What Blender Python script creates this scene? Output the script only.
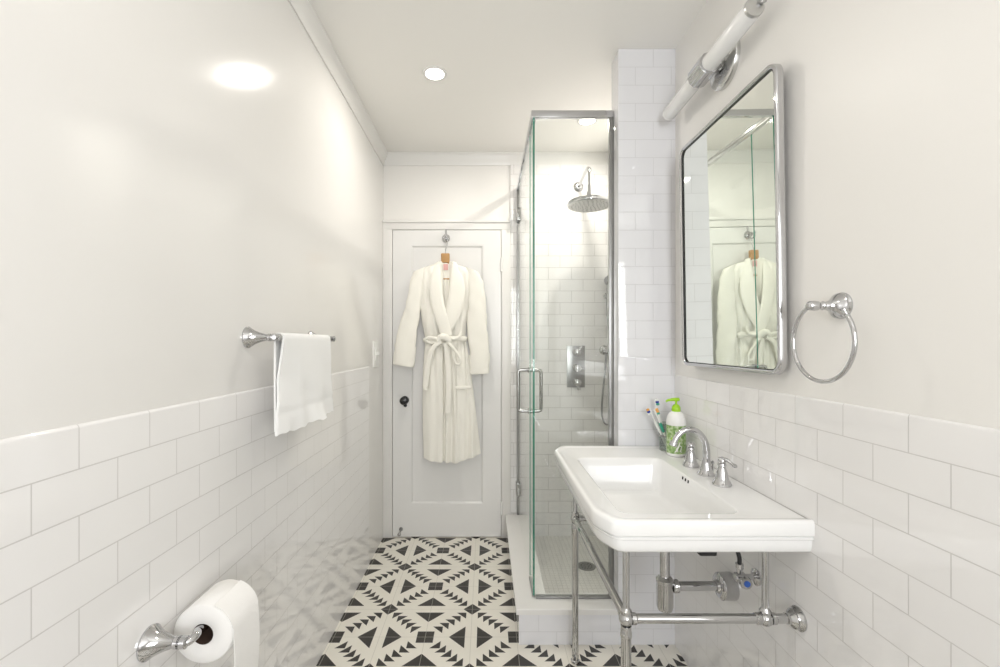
import bpy, bmesh, math, random
from mathutils import Vector, Matrix, Quaternion
R = math.radians; PI = math.pi
sc = bpy.context.scene
for o in list(bpy.data.objects): bpy.data.objects.remove(o, do_unlink=True)
COL = sc.collection

# ------------------------------------------------------------------ camera, world, exposure, large lights
F = 438.0; CX, CY = 486.0, 343.0; EYE = 1.295
cam = bpy.data.cameras.new('camera'); camo = bpy.data.objects.new('camera', cam); COL.objects.link(camo)
cam.sensor_width = 36; cam.lens = F/1000*36; cam.clip_start = .01
cam.shift_x = (500-CX)/1000; cam.shift_y = (CY-333.5)/1000
camo.location = (0, 0, EYE); camo.rotation_euler = (R(90), 0, 0)
sc.camera = camo
sc.view_settings.view_transform = 'Standard'; sc.view_settings.look = 'None'
sc.view_settings.gamma = 1; sc.view_settings.exposure = 0.74
sc.view_settings.use_curve_mapping = False
w = bpy.data.worlds.new('world'); sc.world = w; w.use_nodes = True
w.node_tree.nodes['Background'].inputs[0].default_value = (.8, .88, 1, 1)
w.node_tree.nodes['Background'].inputs[1].default_value = 1.0
def area(name, loc, rot, sx, sy, power, col=(1, 1, 1), shape='RECTANGLE', spread=180):
    l = bpy.data.lights.new(name, 'AREA'); l.shape = shape; l.size = sx
    if shape == 'RECTANGLE': l.size_y = sy
    l.energy = power; l.color = col; l.spread = R(spread)
    o = bpy.data.objects.new(name, l); COL.objects.link(o); o.location = loc; o.rotation_euler = rot
    return o
DAY = 21.5; LAMP = 3.3
REAR = -1.25          # wall behind the camera, with its window
area('window_daylight', (0.29, REAR-.10, 1.60), (R(102), 0, R(2)), .56, 1.3, DAY, (.975, .98, .99))

# room numbers (metres)
XL, XR, YB, ZC = -.681, .81, 2.924, 2.558
YP, XP = 1.880, .568      # tiled pier front face and its left edge
TR, TW = .0778, .154      # subway tile pitch
CAPZ = 1.160
def at(px, py, Y):        # the point at depth Y seen at a pixel of the photograph
    return Vector(((px-CX)*Y/F, Y, EYE-(py-CY)*Y/F))

# ------------------------------------------------------------------ materials
def new_mat(name):
    m = bpy.data.materials.new(name); m.use_nodes = True
    return m, m.node_tree, m.node_tree.nodes['Principled BSDF']
def simple(name, col, rough=.5, metal=0, bump=0, bscale=60, spec=.5, coat=0, var=0, vscale=8):
    m, nt, b = new_mat(name)
    b.inputs['Base Color'].default_value = (*col, 1); b.inputs['Roughness'].default_value = rough
    b.inputs['Metallic'].default_value = metal; b.inputs['Specular IOR Level'].default_value = spec
    if coat: b.inputs['Coat Weight'].default_value = coat; b.inputs['Coat Roughness'].default_value = .03
    tc = nt.nodes.new('ShaderNodeTexCoord')
    if var:
        n = nt.nodes.new('ShaderNodeTexNoise'); n.inputs['Scale'].default_value = vscale; n.inputs['Detail'].default_value = 3
        r = nt.nodes.new('ShaderNodeMapRange'); r.inputs[3].default_value = 1-var; r.inputs[4].default_value = 1+var
        mx = nt.nodes.new('ShaderNodeVectorMath'); mx.operation = 'SCALE'; mx.inputs[0].default_value = col
        nt.links.new(tc.outputs['Object'], n.inputs['Vector']); nt.links.new(n.outputs[0], r.inputs[0])
        nt.links.new(r.outputs[0], mx.inputs['Scale']); nt.links.new(mx.outputs[0], b.inputs['Base Color'])
    if bump:
        n = nt.nodes.new('ShaderNodeTexNoise'); n.inputs['Scale'].default_value = bscale; n.inputs['Detail'].default_value = 4
        bp = nt.nodes.new('ShaderNodeBump'); bp.inputs['Strength'].default_value = bump; bp.inputs['Distance'].default_value = .002
        nt.links.new(tc.outputs['Object'], n.inputs['Vector']); nt.links.new(n.outputs[0], bp.inputs['Height'])
        nt.links.new(bp.outputs[0], b.inputs['Normal'])
    return m
def tile_mat(name, ax, u0, z0, col=(.835, .825, .815), grout=(.58, .565, .55), tw=TW, tr=TR, mort=.0011, rough=.03, off=.5, ax2='Z'):
    """subway tile in running bond; ax = world axis that runs along the rows"""
    m, nt, b = new_mat(name); L = nt.links.new
    tc = nt.nodes.new('ShaderNodeTexCoord'); sp = nt.nodes.new('ShaderNodeSeparateXYZ'); L(tc.outputs['Object'], sp.inputs[0])
    a = nt.nodes.new('ShaderNodeMath'); a.operation = 'ADD'; a.inputs[1].default_value = -u0 + 20*tw; L(sp.outputs[ax], a.inputs[0])
    c = nt.nodes.new('ShaderNodeMath'); c.operation = 'ADD'; c.inputs[1].default_value = -z0 + 20*tr
    L(sp.outputs[ax2], c.inputs[0])
    cb = nt.nodes.new('ShaderNodeCombineXYZ'); L(a.outputs[0], cb.inputs[0]); L(c.outputs[0], cb.inputs[1])
    br = nt.nodes.new('ShaderNodeTexBrick'); br.offset = off; br.offset_frequency = 2; br.squash = 1
    br.inputs['Scale'].default_value = 1; br.inputs['Brick Width'].default_value = tw; br.inputs['Row Height'].default_value = tr
    br.inputs['Mortar Size'].default_value = mort; br.inputs['Mortar Smooth'].default_value = .15
    br.inputs['Color1'].default_value = (*col, 1); br.inputs['Color2'].default_value = (*[v*.985 for v in col], 1)
    br.inputs['Mortar'].default_value = (*grout, 1); L(cb.outputs[0], br.inputs['Vector'])
    L(br.outputs['Color'], b.inputs['Base Color']); b.inputs['IOR'].default_value = 1.68
    rr = nt.nodes.new('ShaderNodeMapRange'); rr.inputs[3].default_value = rough; rr.inputs[4].default_value = .6
    L(br.outputs['Fac'], rr.inputs[0]); L(rr.outputs[0], b.inputs['Roughness'])
    n = nt.nodes.new('ShaderNodeTexNoise'); n.inputs['Scale'].default_value = 14; n.inputs['Detail'].default_value = 1
    L(tc.outputs['Object'], n.inputs['Vector'])
    b2 = nt.nodes.new('ShaderNodeBump'); b2.inputs['Strength'].default_value = .006; b2.inputs['Distance'].default_value = .004
    L(n.outputs[0], b2.inputs['Height'])
    bp = nt.nodes.new('ShaderNodeBump'); bp.invert = True; bp.inputs['Strength'].default_value = .5; bp.inputs['Distance'].default_value = .0012
    L(br.outputs['Fac'], bp.inputs['Height']); L(b2.outputs[0], bp.inputs['Normal']); L(bp.outputs[0], b.inputs['Normal'])
    return m

M = {}
M['paint'] = simple('wall_paint', (.83, .815, .785), .38, bump=.06, bscale=14, spec=.35)
M['gloss'] = simple('semigloss_wall_paint', (.785, .772, .748), .13, bump=.06, bscale=9, spec=.45)
M['ceiling'] = simple('ceiling_paint', (.90, .885, .85), .6)
M['trim'] = simple('white_gloss_trim', (.79, .78, .755), .3)
M['doorpaint'] = simple('door_paint', (.80, .795, .78), .28)
M['chrome'] = simple('polished_chrome', (.56, .56, .57), .07, 1)
M['nickel'] = simple('polished_nickel', (.54, .54, .54), .07, 1)
M['brush'] = simple('brushed_metal', (.33, .33, .325), .3, 1)
M['dark'] = simple('dark_hole', (.01, .01, .01), .6)
M['black'] = simple('black_metal', (.012, .012, .013), .25)
M['rubber'] = simple('black_rubber_hose', (.02, .02, .022), .5)
M['china'] = simple('white_vitreous_china', (.86, .86, .85), .06, coat=.4)
M['plastic'] = simple('white_plastic', (.84, .84, .82), .3)
M['pull'] = simple('reflection_darkened_chrome', (.36, .36, .35), .22, 1)  # chrome, with the dark surroundings it mirrors put into its base colour
M['mirror'] = simple('mirror_silver', (.89, .92, .88), .004, 1)
M['marble'] = simple('pale_stone_sill', (.80, .79, .77), .2, var=.025, vscale=9)
M['pan'] = tile_mat('shower_floor_mosaic', 'X', 0, 0, (.74, .73, .70), (.60, .59, .56), .0252, .0252, .0016, .3, .0, 'Y')
M['cloth'] = simple('cream_terry_cloth', (.89, .87, .80), .95, bump=.55, bscale=260, spec=.1)
M['towelcloth'] = simple('white_terry_cloth', (.90, .90, .89), .95, bump=.5, bscale=300, spec=.1)
M['paper'] = simple('toilet_tissue', (.88, .87, .85), .95, bump=.25, bscale=200, spec=.1)
M['card'] = simple('brown_cardboard', (.07, .04, .028), .9)
M['wood'] = simple('varnished_wood', (.45, .25, .09), .4, var=.15, vscale=40)
M['pink'] = simple('pink_woven_label', (.72, .42, .40), .8)
M['green'] = simple('lime_green_plastic', (.34, .62, .02), .3)
M['opal'] = simple('opal_glass', (.84, .84, .83), .18)
M['blue'] = simple('blue_plastic', (.05, .14, .5), .4)
M['orange'] = simple('orange_plastic', (.80, .40, .10), .4)
M['teal'] = simple('teal_plastic', (.05, .38, .26), .4)
M['navy'] = simple('navy_bristles', (.02, .05, .32), .6)
M['white'] = simple('white_print', (.85, .86, .82), .5)

def M_emit(name, col, s):
    m, nt, b = new_mat(name)
    b.inputs['Emission Color'].default_value = (*col, 1); b.inputs['Emission Strength'].default_value = s
    return m
M['lampface'] = M_emit('lit_lamp_lens', (1, .96, .9), 10)

def glass_mat(name, tint, f0=.04, scale=1.0):
    m, nt, b = new_mat(name); L = nt.links.new; N = nt.nodes.new
    nt.nodes.remove(b); out = nt.nodes['Material Output']
    lw = N('ShaderNodeLayerWeight'); lw.inputs[0].default_value = .5
    pw = N('ShaderNodeMath'); pw.operation = 'POWER'; pw.inputs[1].default_value = 5; L(lw.outputs['Facing'], pw.inputs[0])
    ml = N('ShaderNodeMath'); ml.operation = 'MULTIPLY_ADD'; ml.inputs[1].default_value = (1-f0)*scale; ml.inputs[2].default_value = f0
    L(pw.outputs[0], ml.inputs[0])
    t = N('ShaderNodeBsdfTransparent'); t.inputs[0].default_value = (*tint, 1)
    g = N('ShaderNodeBsdfGlossy'); g.inputs['Roughness'].default_value = 0.0; g.inputs[0].default_value = (1, 1, 1, 1)
    mx = N('ShaderNodeMixShader'); L(ml.outputs[0], mx.inputs[0]); L(t.outputs[0], mx.inputs[1]); L(g.outputs[0], mx.inputs[2])
    L(mx.outputs[0], out.inputs[0]); return m
M['glass'] = glass_mat('clear_shower_glass', (.98, .99, .98), .022, .5)
M['tumbler'] = glass_mat('clear_tumbler_glass', (.84, .87, .85), .06)
m, nt, b = new_mat('green_glass_edge'); b.inputs['Base Color'].default_value = (.006, .24, .16, 1); b.inputs['Roughness'].default_value = .15
M['glassedge'] = m

def floor_mat():
    m, nt, b = new_mat('encaustic_cement_tile'); L = nt.links.new
    def mth(op, a, c=None, d=None):
        n = nt.nodes.new('ShaderNodeMath'); n.operation = op
        for i, v in enumerate((a, c, d)):
            if v is None: continue
            if isinstance(v, (int, float)): n.inputs[i].default_value = v
            else: L(v, n.inputs[i])
        return n.outputs[0]
    tc = nt.nodes.new('ShaderNodeTexCoord'); sp = nt.nodes.new('ShaderNodeSeparateXYZ'); L(tc.outputs['Object'], sp.inputs[0])
    P = .4025; h = P/2; X0, Y0 = -.0665, 2.533
    p = mth('PINGPONG', mth('ADD', sp.outputs[0], -X0+20*P), h)
    q = mth('PINGPONG', mth('ADD', sp.outputs[1], -Y0+20*P), h)
    hp = mth('SUBTRACT', h, p); hq = mth('SUBTRACT', h, q); s = mth('ADD', p, q)
    def AND(*c):
        r = c[0]
        for x in c[1:]: r = mth('MULTIPLY', r, x)
        return r
    LT = lambda a, v: mth('LESS_THAN', a, v); GT = lambda a, v: mth('GREATER_THAN', a, v)
    parts = [LT(s, .043), AND(LT(hp, .037), LT(hq, .037))]
    a_, b_ = .0265, .0975
    parts.append(AND(GT(p, a_), LT(mth('ADD', p, hq), b_)))
    parts.append(AND(GT(q, a_), LT(mth('ADD', q, hp), b_)))
    for k in range(5):
        c = .0275+.0256*k
        parts.append(AND(GT(p, c), GT(q, c), LT(s, 2*c+.0450)))
    r = parts[0]
    for x in parts[1:]: r = mth('MAXIMUM', r, x)
    # joints between the 20 cm tiles
    joint = LT(mth('MINIMUM', mth('MINIMUM', p, hp), mth('MINIMUM', q, hq)), .0012)
    n = nt.nodes.new('ShaderNodeTexNoise'); n.inputs['Scale'].default_value = 9; n.inputs['Detail'].default_value = 5
    L(tc.outputs['Object'], n.inputs['Vector'])
    def mix(f, c1, c2):
        x = nt.nodes.new('ShaderNodeMix'); x.data_type = 'RGBA'
        if isinstance(f, float): x.inputs['Factor'].default_value = f
        else: L(f, x.inputs['Factor'])
        for nm, c in ((6, c1), (7, c2)):
            if isinstance(c, tuple): x.inputs[nm].default_value = (*c, 1)
            else: L(c, x.inputs[nm])
        return x.outputs[2]
    cream = mix(n.outputs[0], (.78, .75, .67), (.84, .81, .735))
    blk = mix(n.outputs[0], (.022, .020, .018), (.045, .041, .037))
    c = mix(r, cream, blk)
    c = mix(mth('MULTIPLY', joint, .55), c, (.52, .50, .44))
    L(c, b.inputs['Base Color']); b.inputs['Roughness'].default_value = .38
    bp = nt.nodes.new('ShaderNodeBump'); bp.inputs['Strength'].default_value = .25; bp.inputs['Distance'].default_value = .001; bp.invert = True
    L(joint, bp.inputs['Height']); L(bp.outputs[0], b.inputs['Normal'])
    return m
M['floor'] = floor_mat()

# ------------------------------------------------------------------ mesh helpers
class MB:
    def __init__(s): s.v = []; s.f = []; s.mi = []; s.cur = 0
    def add(s, vs, fs):
        n = len(s.v); s.v += [tuple(v) for v in vs]
        for f in fs: s.f.append([i+n for i in f]); s.mi.append(s.cur)
        return s
    def box(s, x0, x1, y0, y1, z0, z1):
        return s.add([(x0,y0,z0),(x1,y0,z0),(x1,y1,z0),(x0,y1,z0),(x0,y0,z1),(x1,y0,z1),(x1,y1,z1),(x0,y1,z1)],
                     [(0,3,2,1),(4,5,6,7),(0,1,5,4),(1,2,6,5),(2,3,7,6),(3,0,4,7)])
    def loops(s, loops, cap0=True, cap1=True, closed=True):
        n = len(loops[0]); vs = [p for l in loops for p in l]; fs = []
        for i in range(len(loops)-1):
            for j in range(n if closed else n-1):
                k = (j+1) % n; fs.append((i*n+j, i*n+k, (i+1)*n+k, (i+1)*n+j))
        if cap0: fs.append(tuple(reversed(range(n))))
        if cap1: fs.append(tuple((len(loops)-1)*n+j for j in range(n)))
        return s.add(vs, fs)
    def lathe(s, prof, o, ax=(0, 0, 1), seg=28, cap0=True, cap1=True):
        q = Vector((0, 0, 1)).rotation_difference(Vector(ax).normalized()); o = Vector(o)
        return s.loops([[o+q @ Vector((max(r, 1e-4)*math.cos(2*PI*j/seg), max(r, 1e-4)*math.sin(2*PI*j/seg), h)) for j in range(seg)] for r, h in prof], cap0, cap1)
    def tube(s, pts, r, seg=14, caps=True, closed=False, flat=None, up=None):
        """r: number or list; flat: second radius (number or list) for an oval section with 'up' hint"""
        pts = [Vector(p) for p in pts]; n = len(pts)
        rr = r if isinstance(r, (list, tuple)) else [r]*n
        ff = rr if flat is None else (flat if isinstance(flat, (list, tuple)) else [flat]*n)
        L = []; prev = None
        for i, p in enumerate(pts):
            a = pts[(i-1) % n] if (closed or i) else p; c = pts[(i+1) % n] if (closed or i < n-1) else p
            t = (c-a).normalized()
            if up is not None:
                u = Vector(up); u = (u - t*u.dot(t)).normalized()
            elif prev is None:
                u = Vector((0, 0, 1)) if abs(t.z) < .9 else Vector((1, 0, 0)); u = (u-t*u.dot(t)).normalized()
            else: u = (prev-t*prev.dot(t)).normalized()
            prev = u; sd = t.cross(u)
            L.append([p + sd*rr[i]*math.cos(2*PI*j/seg) + u*ff[i]*math.sin(2*PI*j/seg) for j in range(seg)])
        if closed: L.append(L[0]); return s.loops(L, False, False)
        return s.loops(L, caps, caps)
    def ball(s, c, r, sc_=(1, 1, 1), seg=20, rings=10):
        c = Vector(c)
        return s.loops([[c+Vector((r*sc_[0]*max(math.sin(PI*i/rings), 1e-3)*math.cos(2*PI*j/seg), r*sc_[1]*max(math.sin(PI*i/rings), 1e-3)*math.sin(2*PI*j/seg), -r*sc_[2]*math.cos(PI*i/rings))) for j in range(seg)] for i in range(rings+1)])
    def rbox(s, x0, x1, y0, y1, z0, z1, b=.003, seg=2):
        bm = bmesh.new(); bmesh.ops.create_cube(bm, size=1)
        for v in bm.verts: v.co = Vector(((x0+x1)/2+v.co.x*(x1-x0), (y0+y1)/2+v.co.y*(y1-y0), (z0+z1)/2+v.co.z*(z1-z0)))
        bmesh.ops.bevel(bm, geom=bm.edges[:], offset=b, segments=seg, profile=.6, affect='EDGES')
        bm.verts.index_update(); s.add([v.co[:] for v in bm.verts], [[v.index for v in f.verts] for f in bm.faces]); bm.free(); return s
    def build(s, name, mat, parent=None, origin=None, sharp=38, smooth=True):
        me = bpy.data.meshes.new(name); off = Vector(origin) if origin is not None else Vector((0, 0, 0))
        me.from_pydata([tuple(Vector(v)-off) for v in s.v], [], s.f)
        bm = bmesh.new(); bm.from_mesh(me)
        bmesh.ops.remove_doubles(bm, verts=bm.verts, dist=1e-6)
        bmesh.ops.recalc_face_normals(bm, faces=bm.faces)
        if smooth:
            for f in bm.faces: f.smooth = True
            for e in bm.edges:
                if len(e.link_faces) == 2 and e.calc_face_angle(0) > R(sharp): e.smooth = False
        bm.to_mesh(me); bm.free()
        for mm in (mat if isinstance(mat, (list, tuple)) else [mat]): me.materials.append(mm)
        if any(s.mi) and len(s.mi) == len(me.polygons):
            for p, i in zip(me.polygons, s.mi): p.material_index = i
        o = bpy.data.objects.new(name, me); COL.objects.link(o)
        if parent is not None:
            o.parent = parent
            # children are built in world space: subtract the parent chain
            q = parent; t = Vector((0, 0, 0))
            while q is not None: t += q.location; q = q.parent
            o.location = off - t
        else: o.location = off
        return o
def spline(pts, n=8):
    """Catmull-Rom through points"""
    pts = [Vector(p) for p in pts]; P = [pts[0]*2-pts[1]]+pts+[pts[-1]*2-pts[-2]]; out = []
    for i in range(1, len(P)-2):
        for k in range(n):
            t = k/n; a, b_, c, d = P[i-1], P[i], P[i+1], P[i+2]
            out.append(.5*((2*b_)+(c-a)*t+(2*a-5*b_+4*c-d)*t*t+(3*b_-a-3*c+d)*t**3))
    out.append(pts[-1]); return out
def interp(tab, x):
    if x <= tab[0][0]: return tab[0][1]
    for (a, b_), (c, d) in zip(tab, tab[1:]):
        if x <= c: return b_+(d-b_)*(x-a)/(c-a)
    return tab[-1][1]
def tag(o, label, cat, group=None):
    o['label'] = label; o['category'] = cat
    if group: o['group'] = group
    return o
def struct(o): o['kind'] = 'structure'; return o
def thing(name, loc, label, cat, group=None):
    o = bpy.data.objects.new(name, None); COL.objects.link(o); o.location = loc; o.empty_display_size = .05
    return tag(o, label, cat, group)
def bx(*a, b=0):
    return MB().rbox(*a, b=b) if b else MB().box(*a)

# ------------------------------------------------------------------ room shell
struct(bx(-.9, 1.1, REAR-.1, 3.1, -.1, 0).build('floor', M['floor'], smooth=False))
struct(bx(-.9, 1.1, REAR-.1, 3.1, ZC, ZC+.1).build('ceiling', M['ceiling'], smooth=False))
wl = struct(bx(-.9, XL-.004, REAR-.1, 3.1, 0, ZC).build('wall_left', M['gloss'], smooth=False))
wr = struct(bx(XR+.003, 1.1, REAR-.1, 3.1, 0, ZC).build('wall_right', M['paint'], smooth=False))
wb = struct(bx(XL-.004, XR+.003, YB+.004, 3.1, 0, ZC).build('wall_back', M['paint'], smooth=False))
# rear wall with window opening
rw = MB(); wx0, wx1, wz0, wz1 = .02, .56, .95, 2.22
for a in ((XL-.004, XR+.003, 0, wz0), (XL-.004, XR+.003, wz1, ZC), (XL-.004, wx0, wz0, wz1), (wx1, XR+.003, wz0, wz1)):
    rw.box(a[0], a[1], REAR-.1, REAR, a[2], a[3])
struct(rw.build('wall_rear', M['paint'], smooth=False))
wf = MB()
for a in ((wx0, wx1, wz0-.04, wz0+.02), (wx0, wx1, wz1-.03, wz1+.03), (wx0-.04, wx0+.02, wz0-.04, wz1+.03), (wx1-.02, wx1+.04, wz0-.04, wz1+.03)):
    wf.box(a[0], a[1], REAR-.08, REAR+.015, a[2], a[3])
struct(wf.build('window_1', M['trim'], smooth=False))

# wainscot with rounded cap: slab profile extruded along y
def wainscot(name, sgn, xface, y0, y1, mat, parent):
    m = MB(); t = .0095
    xs = xface; xb = xface+sgn*t          # sgn: direction into the wall
    prof = [(xs, 0), (xs, CAPZ-.008)]
    for k in range(1, 7):
        a = PI/2*k/6; prof.append((xs+sgn*(t-.001)*(1-math.cos(a)), CAPZ-.008+.008*math.sin(a)))
    prof.append((xb, CAPZ)); prof.append((xb, 0))
    m.loops([[(x, y0, z) for x, z in prof], [(x, y1, z) for x, z in prof]])
    return m.build(name, mat, parent)
wainscot('tile_wainscot', -1, XL, REAR, 2.552, tile_mat('wainscot_tile_left', 'Y', .733+TW/2, 1.084-20*TR), wl)
wainscot('tile_wainscot', 1, XR, REAR, YP, tile_mat('wainscot_tile_right', 'Y', .686+TW/2, 1.084-20*TR), wr)
# shower walls: back, right, and the tiled pier
TS = tile_mat('shower_tile_back', 'X', .493, 0.008, grout=(.48, .47, .45), mort=.0013)
bx(.163, XR+.003, YB-.006, YB+.004, 0, ZC-.075).build('tile_wall', TS, wb, smooth=False)
bx(XR, XR+.003, YP+.1, YB-.006, 0, ZC).build('tile_wall', tile_mat('shower_tile_side', 'Y', .1, 0), wr, smooth=False)
pier = bx(XP, XR+.003, YP, YP+.1, 0, ZC).build('wall_shower', tile_mat('pier_tile', 'X', .641, -.010, (.79, .79, .81), (.60, .60, .61)), smooth=False)
struct(pier)
# vertical bullnose edge on the pier's outer corner
# crown moulding
def crown(name, path_fn, a, b_):
    prof = [(0, 0), (0, -.078), (.006, -.078), (.010, -.066), (.016, -.050), (.027, -.030), (.030, -.016), (.034, -.012), (.034, 0)]
    m = MB(); m.loops([[path_fn(a, d, z) for d, z in prof], [path_fn(b_, d, z) for d, z in prof]])
    return struct(m.build(name, M['trim']))
crown('trim_1', lambda t, d, z: (XL-.004+d, t, ZC+z), REAR, YB+.004)
crown('trim_2', lambda t, d, z: (t, YB+.004-d, ZC+z), XL-.004, XR)
# door casing: head and sides
cs = MB(); yc = YB-.014
def px2x(px, Y=YB): return (px-CX)*Y/F
def py2z(py, Y=YB): return EYE-(py-CY)*Y/F
dx0, dx1 = px2x(393), px2x(501); dz1 = py2z(230.5); dz0 = py2z(535.8)
cx0, cx1, cz1 = XL-.004, px2x(510.5), py2z(221.5)
cs.rbox(cx0, dx0-.0025, yc, YB+.004, 0, cz1, .004); cs.rbox(dx1+.0025, cx1, yc, YB+.004, 0, cz1, .004)
cs.rbox(cx0, cx1, yc-.002, YB+.004, dz1+.0025, cz1, .004)
cs.rbox(cx0, cx1, yc-.012, YB+.004, cz1-.012, cz1+.006, .003)
struct(cs.build('trim_3', M['trim']))
# door slab with one tall recessed panel
door = MB(); yd = YB-.012
ix0, ix1, iz0, iz1 = px2x(410.5), px2x(484), py2z(504), py2z(245)
def rect(x0, x1, z0, z1, y): return [(x0, y, z0), (x1, y, z0), (x1, y, z1), (x0, y, z1)]
L_ = [rect(dx0, dx1, .006, dz1, YB), rect(dx0, dx1, .006, dz1, yd+.002), rect(dx0+.002, dx1-.002, .008, dz1-.002, yd), rect(ix0, ix1, iz0, iz1, yd)]
for d, y in ((.003, .001), (.008, .0015), (.014, .007), (.018, .010), (.022, .0105)): L_.append(rect(ix0+d, ix1-d, iz0+d, iz1-d, yd+y))
door.loops(L_)
door = struct(door.build('door_1', M['doorpaint'], sharp=25))
kp = at(405, 400, yd)
MB().lathe([(.0, -.002), (.024, -.002), (.027, .003), (.025, .006), (.012, .008), (.009, .014), (.009, .026), (.018, .030), (.026, .040), (.027, .048), (.022, .056), (.010, .060), (0, .061)], (kp.x, yd, kp.z), (0, -1, 0)).build('door_knob', M['black'], door)
MB().lathe([(.011, 0), (.012, .003), (.008, .005), (0, .006)], (kp.x+.002, yd, kp.z-.035), (0, -1, 0), 16).build('keyhole_cover', M['black'], door)
ds = at(401, 529, yd)
MB().lathe([(.013, -.002), (.013, .004), (.006, .006), (.005, .055), (.010, .056), (.011, .066), (.006, .07), (0, .07)], (ds.x, yd, ds.z), (0, -1, -.15), 16).build('door_stop', M['brush'], door)
for py in (265, 508):
    h = at(501.3, py, yd)
    MB().lathe([(.005, -.045), (.007, -.043), (.007, .043), (.005, .045)], (h.x, yd-.003, h.z), (0, 0, 1), 12).build('hinge', M['doorpaint'], door)
# double hook on the door
hk = at(446, 239, yd)
m = MB(); m.rbox(hk.x-.006, hk.x+.006, yd-.003, yd+.001, hk.z-.015, hk.z+.085, .0015)
m.lathe([(.026, -.001), (.027, .003), (.022, .008), (.012, .011), (.007, .014), (.006, .03), (.012, .034), (.014, .040), (.010, .046), (0, .048)], (hk.x, yd, hk.z+.004), (0, -1, 0), 24)
m.tube(spline([(hk.x, yd-.004, hk.z-.004), (hk.x, yd-.03, hk.z-.024), (hk.x, yd-.055, hk.z-.026), (hk.x, yd-.07, hk.z-.008), (hk.x, yd-.072, hk.z+.004)]), .0045, 10)
m.ball((hk.x, yd-.072, hk.z+.006), .008)
m.build('coat_hook', M['chrome'], door)

# ------------------------------------------------------------------ ceiling lights
def ceiling_light(x, y, label, power=LAMP):
    t = thing('recessed_ceiling_light', (x, y, ZC), label, 'ceiling light')
    MB().lathe([(.043, .001), (.043, -.004), (.047, -.006), (.055, -.005), (.058, 0), (.058, .001)], (x, y, ZC), seg=36, cap0=False, cap1=False).build('trim_ring', M['trim'], t)
    MB().lathe([(.043, -.0025), (.02, -.0045), (0, -.005)], (x, y, ZC), seg=36, cap0=False).build('lens', M['lampface'], t)
    area('downlight', (x, y, ZC-.012), (0, 0, 0), .045, .045, power, (1, .945, .87), 'DISK', 175)
ceiling_light(-.240, 2.052, 'small round recessed light glowing in the ceiling in front of the door')
ceiling_light(.575, 2.485, 'small round recessed light in the ceiling above the rain shower head', LAMP*1.15)
ceiling_light(-.1, .35, 'added round recessed light in the ceiling out of view, brightening the near end of the room', LAMP*.6)  # added downlight outside the view, there only to supply more light

# ------------------------------------------------------------------ shower curb, pan and enclosure
XC = .141; CZ0, CZ1 = .135, .158       # curb outer face, sill thickness
XG = .2136; YG = 1.949                 # glass planes
curb = thing('shower_curb', (XC, YP, 0), 'low L-shaped shower curb, white tiled face with a pale stone sill, below the glass', 'curb')
m = MB(); m.box(XC, XP-.0003, YP, YP+.105, 0, CZ0); m.box(XC, XC+.12, YP+.1, YB-.014, 0, CZ0)
m.build('tiled_face', tile_mat('curb_tile', 'X', .2265, .0555-TR, (.79, .79, .81), (.60, .60, .61)), curb, smooth=False)
m = MB()
o_ = [(XC-.012, YP-.012), (XP-.001, YP-.012), (XP-.001, YP+.115), (XC+.132, YP+.115), (XC+.132, YB-.0145), (XC-.012, YB-.0145)]
def inset(pts, d):
    s = [(1, 1), (-1, 1), (-1, -1), (-1, -1), (-1, -1), (1, -1)]
    return [(x+a*d, y+b_*d) for (x, y), (a, b_) in zip(pts, s)]
m.loops([[(x, y, CZ0) for x, y in o_], [(x, y, CZ1-.003) for x, y in o_], [(x, y, CZ1) for x, y in inset(o_, .003)]])
m.build('stone_sill', M['marble'], curb, smooth=False)
pan = thing('shower_floor_pan', (.55, 2.45, 0), 'off-white shower floor of tiny tiles seen through the glass', 'shower floor')
bx(XC+.12, XR, YP+.1, YB-.006, .0005, .010).build('mosaic_floor', M['pan'], pan, smooth=False)
dc = (.578, 2.52, .0102)
m = MB(); m.lathe([(.052, -.001), (.052, .002), (.048, .003), (.044, .0025), (0, .0025)], dc, seg=36)
dr = m.build('drain', M['brush'], pan)
m = MB()
for k in range(12):
    a = 2*PI*k/12; m.lathe([(.004, 0), (.004, .0004)], (dc[0]+.03*math.cos(a), dc[1]+.03*math.sin(a), dc[2]+.0026), seg=8)
for k in range(6):
    a = 2*PI*k/6; m.lathe([(.004, 0), (.004, .0004)], (dc[0]+.015*math.cos(a), dc[1]+.015*math.sin(a), dc[2]+.0026), seg=8)
m.build('drain_holes', M['dark'], dr)

GT_ = 2.302; GB = CZ1+.006; gt = .011
enc = thing('shower_enclosure', (XG, YG, CZ1), 'frameless clear glass shower enclosure with green edges and chrome top rail', 'shower enclosure')
def pane(name, x0, x1, y0, y1, z0, z1, ax, parent=enc):
    m = MB(); m.box(x0, x1, y0, y1, z0, z1)
    o = m.build(name, [M['glass'], M['glassedge']], parent, smooth=False)
    for p in o.data.polygons:
        if abs(p.normal[ax]) < .5 and (p.normal.y < -.5 or p.normal.x < -.5): p.material_index = 1
    return o
pane('front_panel', XG-.0045, XP-.008, YG, YG+gt, GB, GT_, 1)
YD0 = 2.12; YD1 = YB-.032
pane('side_panel', XG-.0045, XG+.0045, YG+gt+.001, YD0-.004, GB, GT_, 0)
gd = pane('glass_door', XG-.003, XG+.003, YD0, YD1, GB+.006, GT_-.004, 0)
m = MB(); m.rbox(XG-.012, XP-.001, YG-.006, YG+.016, GT_-.004, GT_+.026, .002)
m.build('front_rail', M['chrome'], enc)
m = MB(); m.rbox(XG-.012, XG+.012, YG+.017, YB-.007, GT_+.000, GT_+.026, .002)
m.build('side_rail', M['chrome'], enc)
m = MB(); m.rbox(XP-.020, XP-.0005, YG-.005, YG+.015, CZ1+.001, GT_-.005, .001); m.build('wall_channel', M['brush'], enc)
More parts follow.
